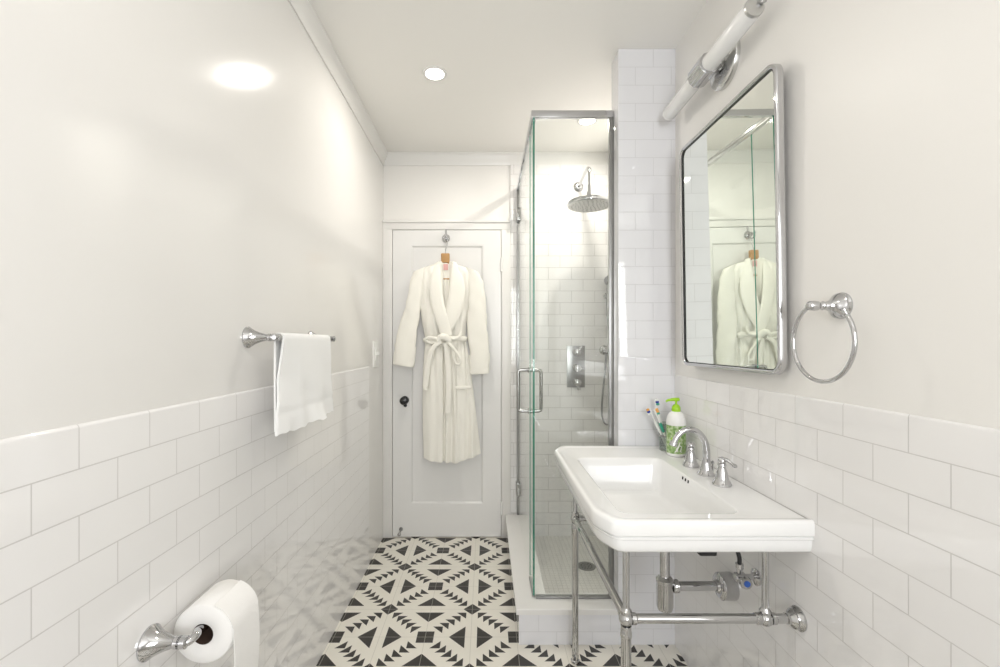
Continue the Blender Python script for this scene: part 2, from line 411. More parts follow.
m = MB(); m.rbox(XG+.008, XP-.013, YG-.005, YG+.014, CZ1+.0005, CZ1+.011, .001); m.build('bottom_channel', M['brush'], enc)
m = MB(); m.rbox(XG-.006, XG+.006, YG+gt+.002, YD0-.006, CZ1+.0005, CZ1+.011, .001); m.build('bottom_channel', M['brush'], enc)
m = MB(); m.rbox(XG-.010, XG+.010, YB-.030, YB-.0065, CZ1+.001, GT_-.001, .001); m.build('hinge_jamb', M['brush'], enc)
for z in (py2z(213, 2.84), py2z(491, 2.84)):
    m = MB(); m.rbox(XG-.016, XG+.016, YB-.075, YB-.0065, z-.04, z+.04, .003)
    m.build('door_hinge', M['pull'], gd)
hz0, hz1, hy = .962, 1.163, 2.145
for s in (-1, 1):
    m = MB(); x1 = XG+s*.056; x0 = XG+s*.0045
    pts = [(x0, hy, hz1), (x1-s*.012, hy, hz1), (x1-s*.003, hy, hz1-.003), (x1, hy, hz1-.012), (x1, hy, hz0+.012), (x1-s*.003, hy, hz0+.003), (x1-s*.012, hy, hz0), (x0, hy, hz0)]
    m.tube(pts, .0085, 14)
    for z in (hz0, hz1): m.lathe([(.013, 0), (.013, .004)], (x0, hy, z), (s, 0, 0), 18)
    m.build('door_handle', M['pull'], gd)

# ------------------------------------------------------------------ shower fittings
XS, YW = .615, YB-.006
sh = thing('rain_shower_head', (XS, YW, 2.34), 'large round chrome rain shower head on an arm from the tiled back wall', 'shower head')
m = MB(); m.lathe([(.032, -.001), (.033, .004), (.026, .010), (.020, .014), (.018, .022), (.011, .024)], (XS, YW, 2.335), (0, -1, 0), 28)
m.tube(spline([(XS, YW-.01, 2.335), (XS, YW-.08, 2.340), (XS, YW-.22, 2.352), (XS, YW-.285, 2.345), (XS, YW-.318, 2.315), (XS, YW-.322, 2.275), (XS, YW-.322, 2.225)], 8), .0105, 16)
m.build('shower_arm', M['chrome'], sh)
hy_ = YW-.322; hzb = 2.106
m = MB(); m.lathe([(.125, 0), (.132, .004), (.134, .014), (.131, .024), (.116, .030), (.060, .042), (.030, .054), (.020, .062), (.019, .082), (.013, .09), (.013, .125)], (XS, hy_, hzb), seg=48, cap0=False)
hd = m.build('head_shell', M['chrome'], sh)
MB().lathe([(.1255, .0005), (0, .0005)], (XS, hy_, hzb), seg=48, cap0=False).build('spray_face', simple('grey_spray_face', (.55, .55, .54), .35, .6), sh)
m = MB()
for rr, n in ((.105, 26), (.085, 20), (.065, 16), (.045, 10), (.022, 6)):
    for k in range(n):
        a = 2*PI*k/n; m.lathe([(.0028, 0), (.0018, .004)], (XS+rr*math.cos(a), hy_+rr*math.sin(a), hzb+.0005), (0, 0, -1), 6)
o = m.build('spray_nozzle', simple('grey_rubber_nozzle', (.25, .25, .25), .6), sh); o['kind'] = 'stuff'

sv = thing('shower_valve', (.598, YW, 1.137), 'rectangular chrome valve plate with three lever knobs on the shower wall', 'shower valve')
MB().rbox(.538, .657, YW-.009, YW+.0005, 1.000, 1.277, .002).build('valve_plate', M['brush'], sv)
for k, (z, a) in enumerate(((1.232, 60), (1.130, 0), (1.035, -80))):
    m = MB(); m.lathe([(.027, 0), (.028, .006), (.024, .012), (.020, .016), (.020, .040), (.024, .044), (.023, .054), (.014, .06), (0, .061)], (.600, YW-.009, z), (0, -1, 0), 24)
    d = Vector((math.cos(R(a)), 0, math.sin(R(a)))); p = Vector((.600, YW-.056, z))
    m.tube([p, p+d*.02, p+d*.040, p+d*.048], [.009, .008, .011, .008], 12)
    m.build('lever_knob', M['chrome'], sv)
hs = thing('hand_shower', (.78, YW, 1.25), 'hand shower hose with round wall outlet hanging beside the shower valve plate', 'hand shower')
ox = .785; oz = 1.248
m = MB(); m.lathe([(.030, -.001), (.031, .004), (.022, .010), (.014, .014), (.014, .040), (.017, .043), (.016, .055), (.008, .058)], (ox, YW, oz), (0, -1, 0), 26); m.build('wall_outlet', M['nickel'], hs)
m = MB(); m.tube(spline([(ox, YW-.048, oz), (ox+.001, YW-.05, oz-.03), (ox-.006, YW-.05, oz-.14), (ox-.022, YW-.05, oz-.30), (ox-.027, YW-.05, oz-.40), (ox-.018, YW-.05, oz-.455), (ox+.003, YW-.05, oz-.485), (ox+.030, YW-.05, oz-.47), (ox+.044, YW-.05, oz-.38), (ox+.040, YW-.045, oz-.1), (ox+.028, YW-.04, oz+.1), (ox+.016, YW-.04, oz+.22)], 10), .0065, 12)
m.build('hose', M['brush'], hs)
m = MB(); m.tube([(ox+.016, YW-.04, oz+.22), (ox+.016, YW-.042, oz+.30), (ox+.016, YW-.055, oz+.40), (ox+.014, YW-.07, oz+.44)], [.009, .011, .013, .014], 14)
m.lathe([(.012, -.012), (.028, -.008), (.034, 0), (.034, .010), (0, .012)], (ox+.014, YW-.075, oz+.455), (-.1, -.9, -.4), 24)
m.build('handset', M['nickel'], hs)
m = MB(); m.lathe([(.018, -.001), (.018, .012), (.010, .016), (.010, .03)], (ox+.016, YW, oz+.36), (0, -1, 0), 18); m.build('handset_bracket', M['nickel'], hs)

# ------------------------------------------------------------------ sink
SX0, SX1, SY0, SY1 = .280, XR+.0004, 1.079, 1.877
ZT, ZB_ = .856, .770
def sink_outline(d, z, cz=None):
    x0, x1, y0, y1 = SX0+d, SX1, SY0+d, SY1-d; c = .036; r = .35
    P = []
    def bend(a, b_, c_):     # three rounding points about corner b
        a, b_, c_ = Vector(a), Vector(b_), Vector(c_); l = .017 if abs(b_.x-x0) > .001 else .026
        p = b_+(a-b_).normalized()*l; q = b_+(c_-b_).normalized()*l
        return [p, (p+q)/2*.5+b_*.5, q]
    # corners order: near-right(wall), near-left chamfer, far-left chamfer, far-right(wall)
    A = (x1, y0); B1 = (x0+c, y0); B2 = (x0, y0+c*2.0); C1 = (x0, y1-c*2.0); C2 = (x0+c, y1); D = (x1, y1)
    w_ = .004
    P += [Vector((x1, y0+w_*k/5)) for k in range(5, -1, -1)]
    P += bend(A, B1, B2)+bend(B1, B2, C1)
    P += bend(B2, C1, C2)+bend(C1, C2, D)
    P += [Vector((x1, y1-w_*k/5)) for k in range(0, 6)]
    return [(p.x, p.y, z) for p in P]
def rr_loop(x0, x1, y0, y1, r, z):      # same 24 point order: near-right, near-left, far-left, far-right
    L = []
    for (cx_, cy_, a0) in ((x1-r, y0+r, 0), (x0+r, y0+r, -90), (x0+r, y1-r, -180), (x1-r, y1-r, -270)):
        for k in range(6):
            a = R(a0-90*k/5); L.append((cx_+r*math.cos(a), cy_+r*math.sin(a), z))
    return L
BX0, BX1, BY0, BY1 = .350, .668, 1.142, 1.690
sink = thing('console_sink', ((SX0+SX1)/2, (SY0+SY1)/2, 0), 'wide white china console sink on polished metal legs with rail', 'sink')
m = MB()
def basin(d, r, z): return rr_loop(BX0+d, BX1-d*.55, BY0+d, BY1-d, r, z)
LL = [rr_loop(.42, .60, 1.30, 1.58, .06, ZT-.142), rr_loop(.395, .62, 1.26, 1.61, .06, ZT-.130), sink_outline(.07, ZB_+.012), sink_outline(.024, ZB_), sink_outline(.016, ZB_+.002), sink_outline(.0125, ZB_+.008), sink_outline(.009, ZB_+.022), sink_outline(.0085, ZB_+.034),
      sink_outline(.0085, ZB_+.0345), sink_outline(.0040, ZB_+.0370), sink_outline(.0035, ZB_+.039), sink_outline(.0035, ZB_+.0425), sink_outline(.0062, ZB_+.0435), sink_outline(.0058, ZB_+.0450), sink_outline(.0008, ZB_+.0475), sink_outline(0, ZB_+.050), sink_outline(0, ZT-.009), sink_outline(.0015, ZT-.003), sink_outline(.006, ZT), sink_outline(.014, ZT-.0003),
      sink_outline(.022, ZT-.003), sink_outline(.030, ZT-.004),
      basin(-.008, .040, ZT-.004), basin(-.002, .036, ZT-.005), basin(.003, .034, ZT-.010), basin(.010, .034, ZT-.040), basin(.020, .036, ZT-.095), basin(.032, .040, ZT-.117), basin(.055, .045, ZT-.124), basin(.10, .03, ZT-.128)]
m.loops(LL, True, True)
bo = m.build('sink_basin', M['china'], sink, sharp=50)
m = MB(); m.lathe([(.024, 0), (.024, .002), (.020, .003), (.008, .002), (0, .002)], (.51, 1.34, ZT-.1275), seg=28); m.build('drain', M['chrome'], bo)
for y in (1.440, 1.460, 1.480):
    z = ZT-.017
    m = MB(); m.tube([(.6655, y, z-.0045), (.6665, y, z+.0045)], .0035, 10); m.build('overflow_hole', M['dark'], bo)
m = MB(); m.tube([(XR-.0012, SY0+.002, ZT-.004), (XR-.0012, SY1-.002, ZT-.004)], .0014, 8); m.build('sealant_line', simple('grey_sealant', (.38, .37, .36), .6), sink)
LX = .362; UX = .722; YN, YF = 1.132, 1.778; RZ = .583
def leg(y):
    m = MB()
    m.lathe([(.0175, 0), (.0175, .008), (.013, .012), (.0135, .03), (.0130, .034), (.0130, RZ-.05), (.0148, RZ-.046), (.0148, RZ-.036), (.0130, RZ-.030), (.0137, RZ-.018)], (LX, y, .001), seg=20)
    m.build('leg', M['nickel'], sink)
    m = MB(); m.ball((LX, y, RZ), .0185)
    m.lathe([(.0145, .014), (.0145, .022), (.0095, .026), (.0085, .03), (.0085, ZB_-RZ-.002)], (LX, y, RZ), seg=18)
    m.build('leg_fitting', M['nickel'], sink)
    m = MB()
    m.lathe([(.0145, .014), (.0145, .024), (.0116, .027), (.0116, UX-LX-.026), (.0145, UX-LX-.024), (.0145, UX-LX-.014)], (LX, y, RZ), (1, 0, 0), 18)
    m.ball((UX, y, RZ), .0185)
    m.lathe([(.0145, .014), (.0145, .024), (.0116, .027), (.0116, XR-UX-.004)], (UX, y, RZ), (1, 0, 0), 18)
    m.build('side_rail', M['nickel'], sink)
    m = MB(); m.lathe([(.0135, .014), (.0145, .020), (.0095, .028), (.0085, .032), (.0085, ZB_-RZ-.002)], (UX, y, RZ), seg=16); m.build('rail_post', M['nickel'], sink)
    m = MB(); m.lathe([(.029, 0), (.030, .004), (.024, .008), (.022, .014), (.024, .018), (.018, .024), (.014, .028), (.014, .034)], (XR-.0005, y, RZ), (-1, 0, 0), 26); m.build('wall_flange', M['nickel'], sink)
for y in (YN, YF): leg(y)
m = MB(); m.rbox(.550, .622, 1.145, 1.20, .748, ZB_+.004, .003); m.rbox(.562, .608, 1.150, 1.19, .734, .750, .005); m.build('mounting_bracket', M['black'], sink)
m = MB(); l = YF-YN; m.lathe([(.0145, .014), (.0145, .024), (.0116, .027), (.0116, l-.027), (.0145, l-.024), (.0145, l-.014)], (LX, YN, RZ), (0, 1, 0), 18); m.build('front_rail', M['nickel'], sink)

# faucet, widespread
fx = .740
fa = thing('bathroom_faucet', (fx, 1.472, ZT), 'curved chrome sink faucet spout between two lever handles on the sink deck', 'faucet')
m = MB(); zb = ZT-.0045
m.lathe([(.027, 0), (.028, .004), (.025, .008), (.021, .012), (.018, .022), (.0145, .034), (.0128, .05), (.012, .06)], (fx, 1.472, zb), seg=28)
m.tube(spline([(fx, 1.472, zb+.045), (fx, 1.472, zb+.085), (fx-.008, 1.472, zb+.118), (fx-.030, 1.472, zb+.145), (fx-.058, 1.472, zb+.153), (fx-.082, 1.472, zb+.145), (fx-.101, 1.472, zb+.124), (fx-.108, 1.472, zb+.108)], 6),
       [.0125-.0032*min(1, i/30) for i in range(43)], 18)
m.lathe([(.0115, 0), (.0125, .004), (.0125, .014), (.010, .016)], (fx-.107, 1.472, zb+.112), (-.35, 0, -1), 18)
m.build('spout', M['chrome'], fa)
m = MB(); m.lathe([(.003, 0), (.003, .03), (.005, .033), (.005, .040), (0, .043)], (fx+.022, 1.472, zb+.006), seg=12); m.build('lift_rod', M['chrome'], fa)
for y, s in ((1.366, -1), (1.574, 1)):
    m = MB(); m.lathe([(.027, 0), (.028, .004), (.026, .007), (.025, .012), (.020, .018), (.0175, .028), (.016, .040), (.012, .052), (.010, .058), (.0125, .062), (.0115, .068)], (fx-.004, y, zb), seg=28)
    m.ball((fx-.004, y, zb+.076), .0115)
    p = Vector((fx-.004, y, zb+.079))
    m.tube(spline([p+Vector((-.010, -s*.004, .004)), p+Vector((.004, s*.004, .004)), p+Vector((.012, s*.010, .001)), p+Vector((.019, s*.020, -.006)), p+Vector((.024, s*.028, -.011)), p+Vector((.026, s*.032, -.010))], 5), [.004]*3+[.0055]*9+[.0045]*6+[.006]*7+[.004], 12)
    m.build('lever_handle', M['chrome'], fa)
# waste and supply
tx, ty = .588, 1.44
tr = thing('drain_trap', (tx, ty, .50), 'chrome bottle trap and waste pipe running to the wall under the sink', 'drain trap')
m = MB(); m.lathe([(.0155, 0), (.0155, .182)], (tx, ty, .525), seg=20); m.build('tail_pipe', M['chrome'], tr)
m = MB(); m.lathe([(0, 0), (.012, .001), (.023, .008), (.0265, .02), (.0265, .095), (.028, .098), (.028, .108), (.022, .114), (.017, .118)], (tx, ty, .412), seg=26); m.build('trap_cup', M['nickel'], tr)
m = MB(); m.lathe([(.018, .024), (.021, .028), (.021, .042), (.017, .045), (.0145, .048), (.0145, XR-tx-.012)], (tx, ty, .496), (1, 0, 0), 22); m.build('waste_arm', M['chrome'], tr)
m = MB(); m.lathe([(.042, 0), (.043, .004), (.042, .040), (.036, .046), (.022, .048), (.018, .056)], (XR-.0005, ty, .496), (-1, 0, 0), 30); m.build('wall_escutcheon', M['chrome'], tr)
for (yy, nm) in ((1.31, 'chrome shutoff valve with a blue disc on its handle and black hose, near side under the sink'), (1.56, 'chrome shutoff valve with black hose, far side under the sink')):
    v = thing('shutoff_valve', (XR-.04, yy, .595), nm, 'valve')
    m = MB(); m.lathe([(.024, 0), (.024, .004), (.012, .009), (.009, .012), (.009, .035), (.014, .038), (.014, .062), (.010, .066)], (XR-.0005, yy, .595), (-1, 0, 0), 20)
    m.lathe([(.008, 0), (.008, .018), (.011, .020), (.011, .034), (.006, .036)], (XR-.052, yy, .602), (0, 0, 1), 16)
    m.build('valve_body', M['chrome'], v)
    m = MB(); m.lathe([(.006, .008), (.006, .022), (.016, .024), (.018, .030), (.016, .038), (0, .039)], (XR-.052, yy, .595), (0, -1, 0), 18); m.build('valve_handle', M['chrome'], v)
    if yy < 1.4: MB().lathe([(.009, .0385), (.009, .0405), (0, .041)], (XR-.052, yy, .595), (0, -1, 0), 14).build('blue_disc', M['blue'], v)  # blue disc on the end of the near handle
    hy2 = 1.36 if yy < 1.4 else 1.53
    m = MB(); m.tube(spline([(XR-.052, yy, .634), (XR-.054, yy, .66), (XR-.062, (yy+hy2)/2, .71), (XR-.066, hy2, .75), (XR-.067, hy2, ZB_-.002)], 6), .0062, 10); m.build('hose', M['rubber'], v)

# ------------------------------------------------------------------ things on the deck
bp = Vector((.750, 1.728, ZT-.0040))
so = thing('soap_pump_bottle', bp, 'round pump bottle with white shoulder, green printed label and lime green pump', 'soap bottle')
m = MB(); m.lathe([(.030, 0), (.0345, .003), (.0365, .010), (.0362, .012), (.0370, .1), (.0375, .115), (.0380, .119), (.0375, .130), (.034, .145), (.027, .158), (.018, .165), (.015, .166)], bp, seg=36)
m.build('bottle_body', M['plastic'], so)
# green printed sleeve
mt, nt, b = new_mat('green_printed_label'); tc = nt.nodes.new('ShaderNodeTexCoord')
vo = nt.nodes.new('ShaderNodeTexNoise'); vo.inputs['Scale'].default_value = 75; vo.inputs['Detail'].default_value = 3
cr = nt.nodes.new('ShaderNodeValToRGB'); cr.color_ramp.elements[0].position = .38; cr.color_ramp.elements[0].color = (.16, .30, .08, 1)
cr.color_ramp.elements[1].position = .70; cr.color_ramp.elements[1].color = (.62, .70, .50, 1)
e = cr.color_ramp.elements.new(.5); e.color = (.30, .44, .17, 1)
nt.links.new(tc.outputs['Object'], vo.inputs['Vector']); nt.links.new(vo.outputs[0], cr.inputs[0]); nt.links.new(cr.outputs[0], b.inputs['Base Color']); b.inputs['Roughness'].default_value = .3
MB().lathe([(.0366, .0118), (.0375, .02), (.0380, .10), (.0378, .1155)], bp, seg=40, cap0=False, cap1=False).build('label', mt, so)
# white and lime marks printed on the label, as in the photograph (leaf strokes)
def mark(pts, wd, mat):
    m = MB(); L = []
    for u, z in pts:
        L.append((u, z))
    n = len(L); vs = []; r = .0387
    for i, (u, z) in enumerate(L):
        a = L[max(i-1, 0)]; c = L[min(i+1, n-1)]; du, dz = c[0]-a[0], c[1]-a[1]; l = math.hypot(du, dz) or 1
        ww = wd*(.35+.65*math.sin(PI*(i+.5)/n))
        for s in (1, -1):
            uu, zz = u - s*dz/l*ww, z + s*du/l*ww
            an = -PI/2-.38+uu/r; vs.append((bp.x+r*math.cos(an), bp.y+r*math.sin(an), bp.z+zz))
    m.add(vs, [(2*i, 2*i+1, 2*i+3, 2*i+2) for i in range(n-1)]); return m.build('label_print', mat, so)
mark([(-.018, .042), (-.010, .050), (-.002, .046), (.006, .052)], .0028, M['white'])
mark([(.002, .020), (.004, .032), (.010, .044), (.014, .056)], .003, M['white'])
mark([(.014, .044), (.020, .040), (.018, .030), (.014, .022), (.022, .020)], .0022, M['white'])
mark([(-.006, .018), (.000, .026), (.002, .036)], .002, M['white'])
mark([(-.004, .095), (.004, .085), (.012, .088)], .0018, M['white'])
mark([(-.020, .066), (-.014, .068), (-.008, .066)], .0045, M['green'])
m = MB(); m.lathe([(.0165, 0), (.0172, .003), (.0165, .018), (.011, .026), (.006, .028)], bp+Vector((0, 0, .164)), seg=28); m.build('pump_collar', M['green'], so)
m = MB(); m.lathe([(.004, 0), (.004, .016)], bp+Vector((0, 0, .190)), seg=12)
m.lathe([(.0055, 0), (.0085, .004), (.009, .008), (.007, .011), (0, .012)], bp+Vector((0, 0, .202)), seg=20)
q = bp+Vector((0, 0, .2095)); m.tube(spline([q+Vector((.014, -.002, 0)), q+Vector((0, 0, .0005)), q+Vector((-.020, .002, -.001)), q+Vector((-.034, .004, -.004)), q+Vector((-.039, .005, -.009))], 5), [.003]+[.0062]*9+[.005]*5+[.0038]*6, 12)
m.build('pump_head', M['green'], so)

so.scale = (.96, .96, 1.05)
tp = Vector((.744, 1.812, ZT-.0040))
tb = thing('glass_tumbler', tp, 'clear tapered glass holding toothbrushes behind the pump bottle', 'tumbler')
m = MB(); m.lathe([(.024, 0), (.025, .002), (.0275, .045), (.034, .112), (.0325, .113), (.026, .045), (.023, .010), (0, .009)], tp, seg=36); m.build('glass_body', M['tumbler'], tb)
MB().lathe([(.0293, .058), (.0300, .066), (.0307, .066), (.0300, .058)], tp, seg=36, cap0=False, cap1=False).build('rim_band', M['brush'], tb)
def brush(foot, head, hc, bc, label, roll=0):
    f, h = Vector(foot), Vector(head); ax = (h-f).normalized()
    t = thing('toothbrush', f, label, 'toothbrush', None)
    m = MB(); n = 12; pts = [f+(h-f)*i/n for i in range(n+1)]
    m.tube(pts, [.0035, .005, .0055, .005, .0045, .005, .0055, .005, .0035, .0028, .0028, .0045, .004], 12); m.build('handle', M['plastic'], t)
    m = MB(); m.tube([f+(h-f)*.42, f+(h-f)*.5, f+(h-f)*.6, f+(h-f)*.66], [.0052, .0062, .0062, .005], 12); m.build('grip', hc, t)
    side = Vector((math.cos(roll), math.sin(roll), 0)); side = (side-ax*side.dot(ax)).normalized()
    for k, mm in enumerate(bc):
        a = h-ax*(.002+.009*k); m = MB(); m.tube([a+side*.003, a+side*.013], [.0048, .0052], 10); m.build('bristles', mm, t)
    return t
def tb_at(px, py, Y): return at(px, py, Y)
brush(tp+Vector((.004, -.006, .012)), tb_at(649.2, 408.5, 1.79), M['plastic'], [M['orange'], M['navy'], M['plastic']], 'white toothbrush with dark blue and orange bristles, leaning furthest left in the glass', R(190))
brush(tp+Vector((.008, .010, .012)), tb_at(655.0, 399.5, 1.82), M['plastic'], [M['plastic'], M['navy'], M['teal']], 'white toothbrush with navy and green bristles, standing highest in the glass', R(-60))
brush(tp+Vector((.012, -.012, .012)), tb_at(654.6, 409.5, 1.765), M['teal'], [M['orange'], M['orange'], M['teal']], 'shortest toothbrush in the glass, with orange and green bristles', R(-20))

# ------------------------------------------------------------------ wall fixtures, left
BXX, BZ = -.600, 1.311
bar = thing('towel_bar', (XL, 1.48, BZ), 'chrome towel bar with trumpet-shaped wall post on the left wall', 'towel bar')
def trumpet(x0, sx, y, z, l, r=.034):
    s = r/.034
    return MB().lathe([(r, -.001), (r+.0005, .004*s), (.031*s, .008), (.027*s, .014), (.022*s, .022), (.016*s, .036), (.0115*s, .050), (.0095*s, .058), (.0125*s, .061), (.0125*s, .066), (.0085*s, .070), (.0085*s, l-.016), (.0125*s, l-.012), (.0125*s, l+.010), (.008*s, l+.013), (0, l+.014)], (x0, y, z), (sx, 0, 0), 30)
WLX = XL-.004
for y in (1.258, 1.705):
    trumpet(WLX, 1, y, BZ, BXX-WLX, .0305).build('wall_post', M['chrome'], bar)
MB().lathe([(.006, -.015), (.0085, -.010), (.0085, .464), (.006, .469), (0, .470)], (BXX, 1.254, BZ), (0, 1, 0), 18).build('rail', M['chrome'], bar)

def towel():
    random.seed(4)
    y0, y1 = 1.270, 1.648; NS, NT = 64, 56
    back, top, front = .274, .05, .283
    rr = .0122
    V = []; ph = [random.uniform(0, 6.3) for _ in range(6)]
    for side in (0, 1):
        for i in range(NS+1):
            s = i/NS
            for j in range(NT+1):
                t = j/NT; y = y0+(y1-y0)*t
                tot = back+PI*rr+front; d = s*tot
                if d < back: x = BXX-rr; z = BZ-(back-d); nx, nz = -1, 0; drop = (back-d)/back; fr = 0
                elif d < back+PI*rr: a = PI-(d-back)/rr; x = BXX+rr*math.cos(a); z = BZ+rr*math.sin(a); nx, nz = math.cos(a), math.sin(a); drop = 0; fr = 0
                else: drop = (d-back-PI*rr)/front; x = BXX+rr; z = BZ-drop*front; nx, nz = 1, 0; fr = 1
                # folds run down the cloth, opening towards the hem
                f = drop*(math.sin(t*10+ph[0])*.55+math.sin(t*19+ph[1]+drop*1.5)*.30+math.sin(t*33+ph[2])*.12)
                if fr: x += .004*drop-.017*min(1, drop*2.2)*max(0, 1-t*3.5)+.011*f*drop*min(1, .3+t*3)+.002*math.sin(z*40+t*8)*drop
                else: x -= -.004*f*drop
                if fr:
                    band = math.exp(-((drop-.765)/.012)**2)+math.exp(-((drop-.80)/.010)**2); x -= .0022*band
                    if drop > .82:
                        g = (drop-.82)/.18; x += .008*g*(.6+.8*math.sin(t*14+ph[3])*math.sin(t*5+1))*min(1, t*4)
                    y += (t-.45)*.050*drop**2.2 + (.006*math.sin(t*23)*max(0, drop-.8))
                    z += .003*math.sin(t*15+ph[4])*drop**6+.002*math.sin(t*47)*drop**8 + .006*t*drop**4
                else: y += (t-.5)*.012*drop
                th = .0028
                V.append((x+(nx*th if side else -nx*th), y, z+(nz*th if side else -nz*th)))
    m = MB(); n = (NS+1)*(NT+1); W = NT+1; fs = []
    for i in range(NS):
        for j in range(NT):
            a = i*W+j; fs.append((a, a+1, a+W+1, a+W)); fs.append((n+a, n+a+W, n+a+W+1, n+a+1))
    for i in range(NS):
        for j in (0, NT):
            a = i*W+j; fs.append((a, a+W, n+a+W, n+a))
    for j in range(NT):
        for i in (0, NS):
            a = i*W+j; fs.append((a, a+1, n+a+1, n+a))
    m.add(V, fs)
    o = m.build('hand_towel', M['towelcloth'], None, (BXX, 1.46, BZ), sharp=80)
    tag(o, 'white terry hand towel folded over the chrome bar on the left wall', 'towel')
towel()

# toilet paper
RY0, RY1, RX, RZ_ = .938, 1.043, -.607, .674
tph = thing('toilet_paper_holder', (XL, .888, .69), 'chrome toilet paper holder with trumpet-shaped post on the left tile wall', 'toilet paper holder')
m = MB(); s_ = .0375/.034
m = trumpet(XL, 1, .885, .690, .066, .0325); m.build('wall_post', M['chrome'], tph)
m = MB(); m.tube(spline([(XL+.062, .885, .690), (XL+.078, .888, .690), (XL+.084, .905, .694), (RX-.002, .925, .687), (RX, .945, .683), (RX, .98, .6822), (RX, 1.05, .6822), (RX, 1.068, .6822)], 6), .0080, 16)
m.ball((RX, 1.070, .6822), .0095); m.build('roll_arm', M['chrome'], tph)
# roll: the arm carries it by the top of its core
r0, r1 = .0222, .0635; cz = .688-.0068-.0205+.001+.0120
cz = .6705
m = MB(); N_ = 64
prof = [(r0, RY0+.001), (r0+.001, RY0), (r1-.003, RY0), (r1, RY0+.003), (r1, RY1-.003), (r1-.003, RY1), (r0+.001, RY1), (r0, RY1-.001), (r0, RY0+.001)]
m.loops([[(RX+r*math.cos(2*PI*j/N_), y, cz+r*math.sin(2*PI*j/N_)) for j in range(N_)] for r, y in prof], False, False)
roll = thing('toilet_paper_roll', (RX, (RY0+RY1)/2, cz), 'thick white toilet paper roll on the chrome arm, loose sheet hanging down', 'toilet paper')
m.build('paper_winding', M['paper'], roll, sharp=60)
m = MB(); pr = [(.0220, RY0+.0005), (.0220, RY0+.0005), (.0207, RY1-.0005), (.0220, RY1-.0005)]
m.loops([[(RX+r*math.cos(2*PI*j/40), y, cz+r*math.sin(2*PI*j/40)) for j in range(40)] for r, y in pr+[pr[0]]], False, False)
m.build('cardboard_core', M['card'], roll)
m = MB(); L_ = []
pts = [(RX+(r1+.0012)*math.cos(R(a)), cz+(r1+.0012)*math.sin(R(a))) for a in range(70, -1, -10)]
for k in range(1, 13): pts.append((RX+r1+.0012+.004*math.sin(k*.35)-.0003*k, cz-.018*k))
for x, z in pts: L_.append([(x, RY0+.0015, z), (x, RY1-.0015, z), (x+.0012, RY1-.0015, z+.0003), (x+.0012, RY0+.0015, z+.0003)])
m.loops(L_); m.build('loose_sheet', M['paper'], roll)

# light switch near the door
sx = WLX
lsw = thing('light_switch', (sx, 2.70, 1.285), 'white light switch plate at the end of the left wall by the door', 'light switch')
MB().rbox(sx-.001, sx+.006, 2.655, 2.765, 1.145, 1.305, .002).build('cover_plate', M['plastic'], lsw)
m = MB(); m.rbox(sx+.004, sx+.010, 2.690, 2.730, 1.185, 1.265, .0015); m.build('switch_rocker', M['plastic'], lsw)
m = MB(); m.rbox(sx+.009, sx+.024, 2.704, 2.716, 1.222, 1.236, .002); m.build('toggle', M['plastic'], lsw)

# ------------------------------------------------------------------ wall fixtures, right
WRX = XR+.003
# mirror, leaning a hair forward
def mirror():
    y0, y1, z0, z1 = 1.155, 1.718, 1.208, 2.050
    t = thing('wall_mirror', (WRX, (y0+y1)/2, z0), 'tall chrome-framed mirror with rounded corners above the sink', 'mirror')
    X = lambda z, d, y=None: .7740-(z-z0)/(z1-z0)*.012-(.0085*(((y0+y1)/2 if y is None else y)-(y0+y1)/2)/(y1-y0))+d       # d > 0 towards the wall
    def loop(ins, d, r):
        a0, a1, b0, b1 = y0+ins, y1-ins, z0+ins, z1-ins; r = max(r-ins, .004); L = []
        for cy_, cz_, s in ((a1-r, b1-r, 0), (a0+r, b1-r, 90), (a0+r, b0+r, 180), (a1-r, b0+r, 270)):
            for k in range(9):
                a = R(s+90*k/8); y = cy_+r*math.cos(a); z = cz_+r*math.sin(a); L.append((X(z, d, y), y, z))
        return L
    m = MB(); m.loops([loop(i, d, .040) for i, d in ((.0142, .008), (.0138, .002), (.0115, -.001), (.008, -.0030), (.0055, -.0030), (.002, -.001), (.0004, .003), (0, .008), (0, .017), (.003, .020), (.02, .020))], False, True)
    m.build('frame', M['chrome'], t)
    m = MB(); m.loops([loop(.0136, .001, .040), loop(.0150, .001, .040), loop(.0150, .0065, .040), loop(.0136, .0065, .040), loop(.0136, .001, .040)], False, False); m.build('dark_reflection_lip', M['black'], t)  # recess wall coloured black to paint the dark reflection along the frame
    m = MB(); m.loops([loop(.013, .0060, .040), loop(.013, .0080, .040)]); m.build('mirror_glass', M['mirror'], t, sharp=30)
    m = MB()
    for y in (y0+.09, y1-.09):
        for z in (z0+.1, z1-.1): m.lathe([(.012, 0), (.012, WRX-X(z, .026))], (X(z, .026), y, z), (1, 0, 0), 14)
    m = MB(); m.rbox(X(z0, .0235), WRX+.001, y0+.10, y1-.04, z0+.06, z1-.09, .002); m.build('mounting_box', M['plastic'], t)
mirror()

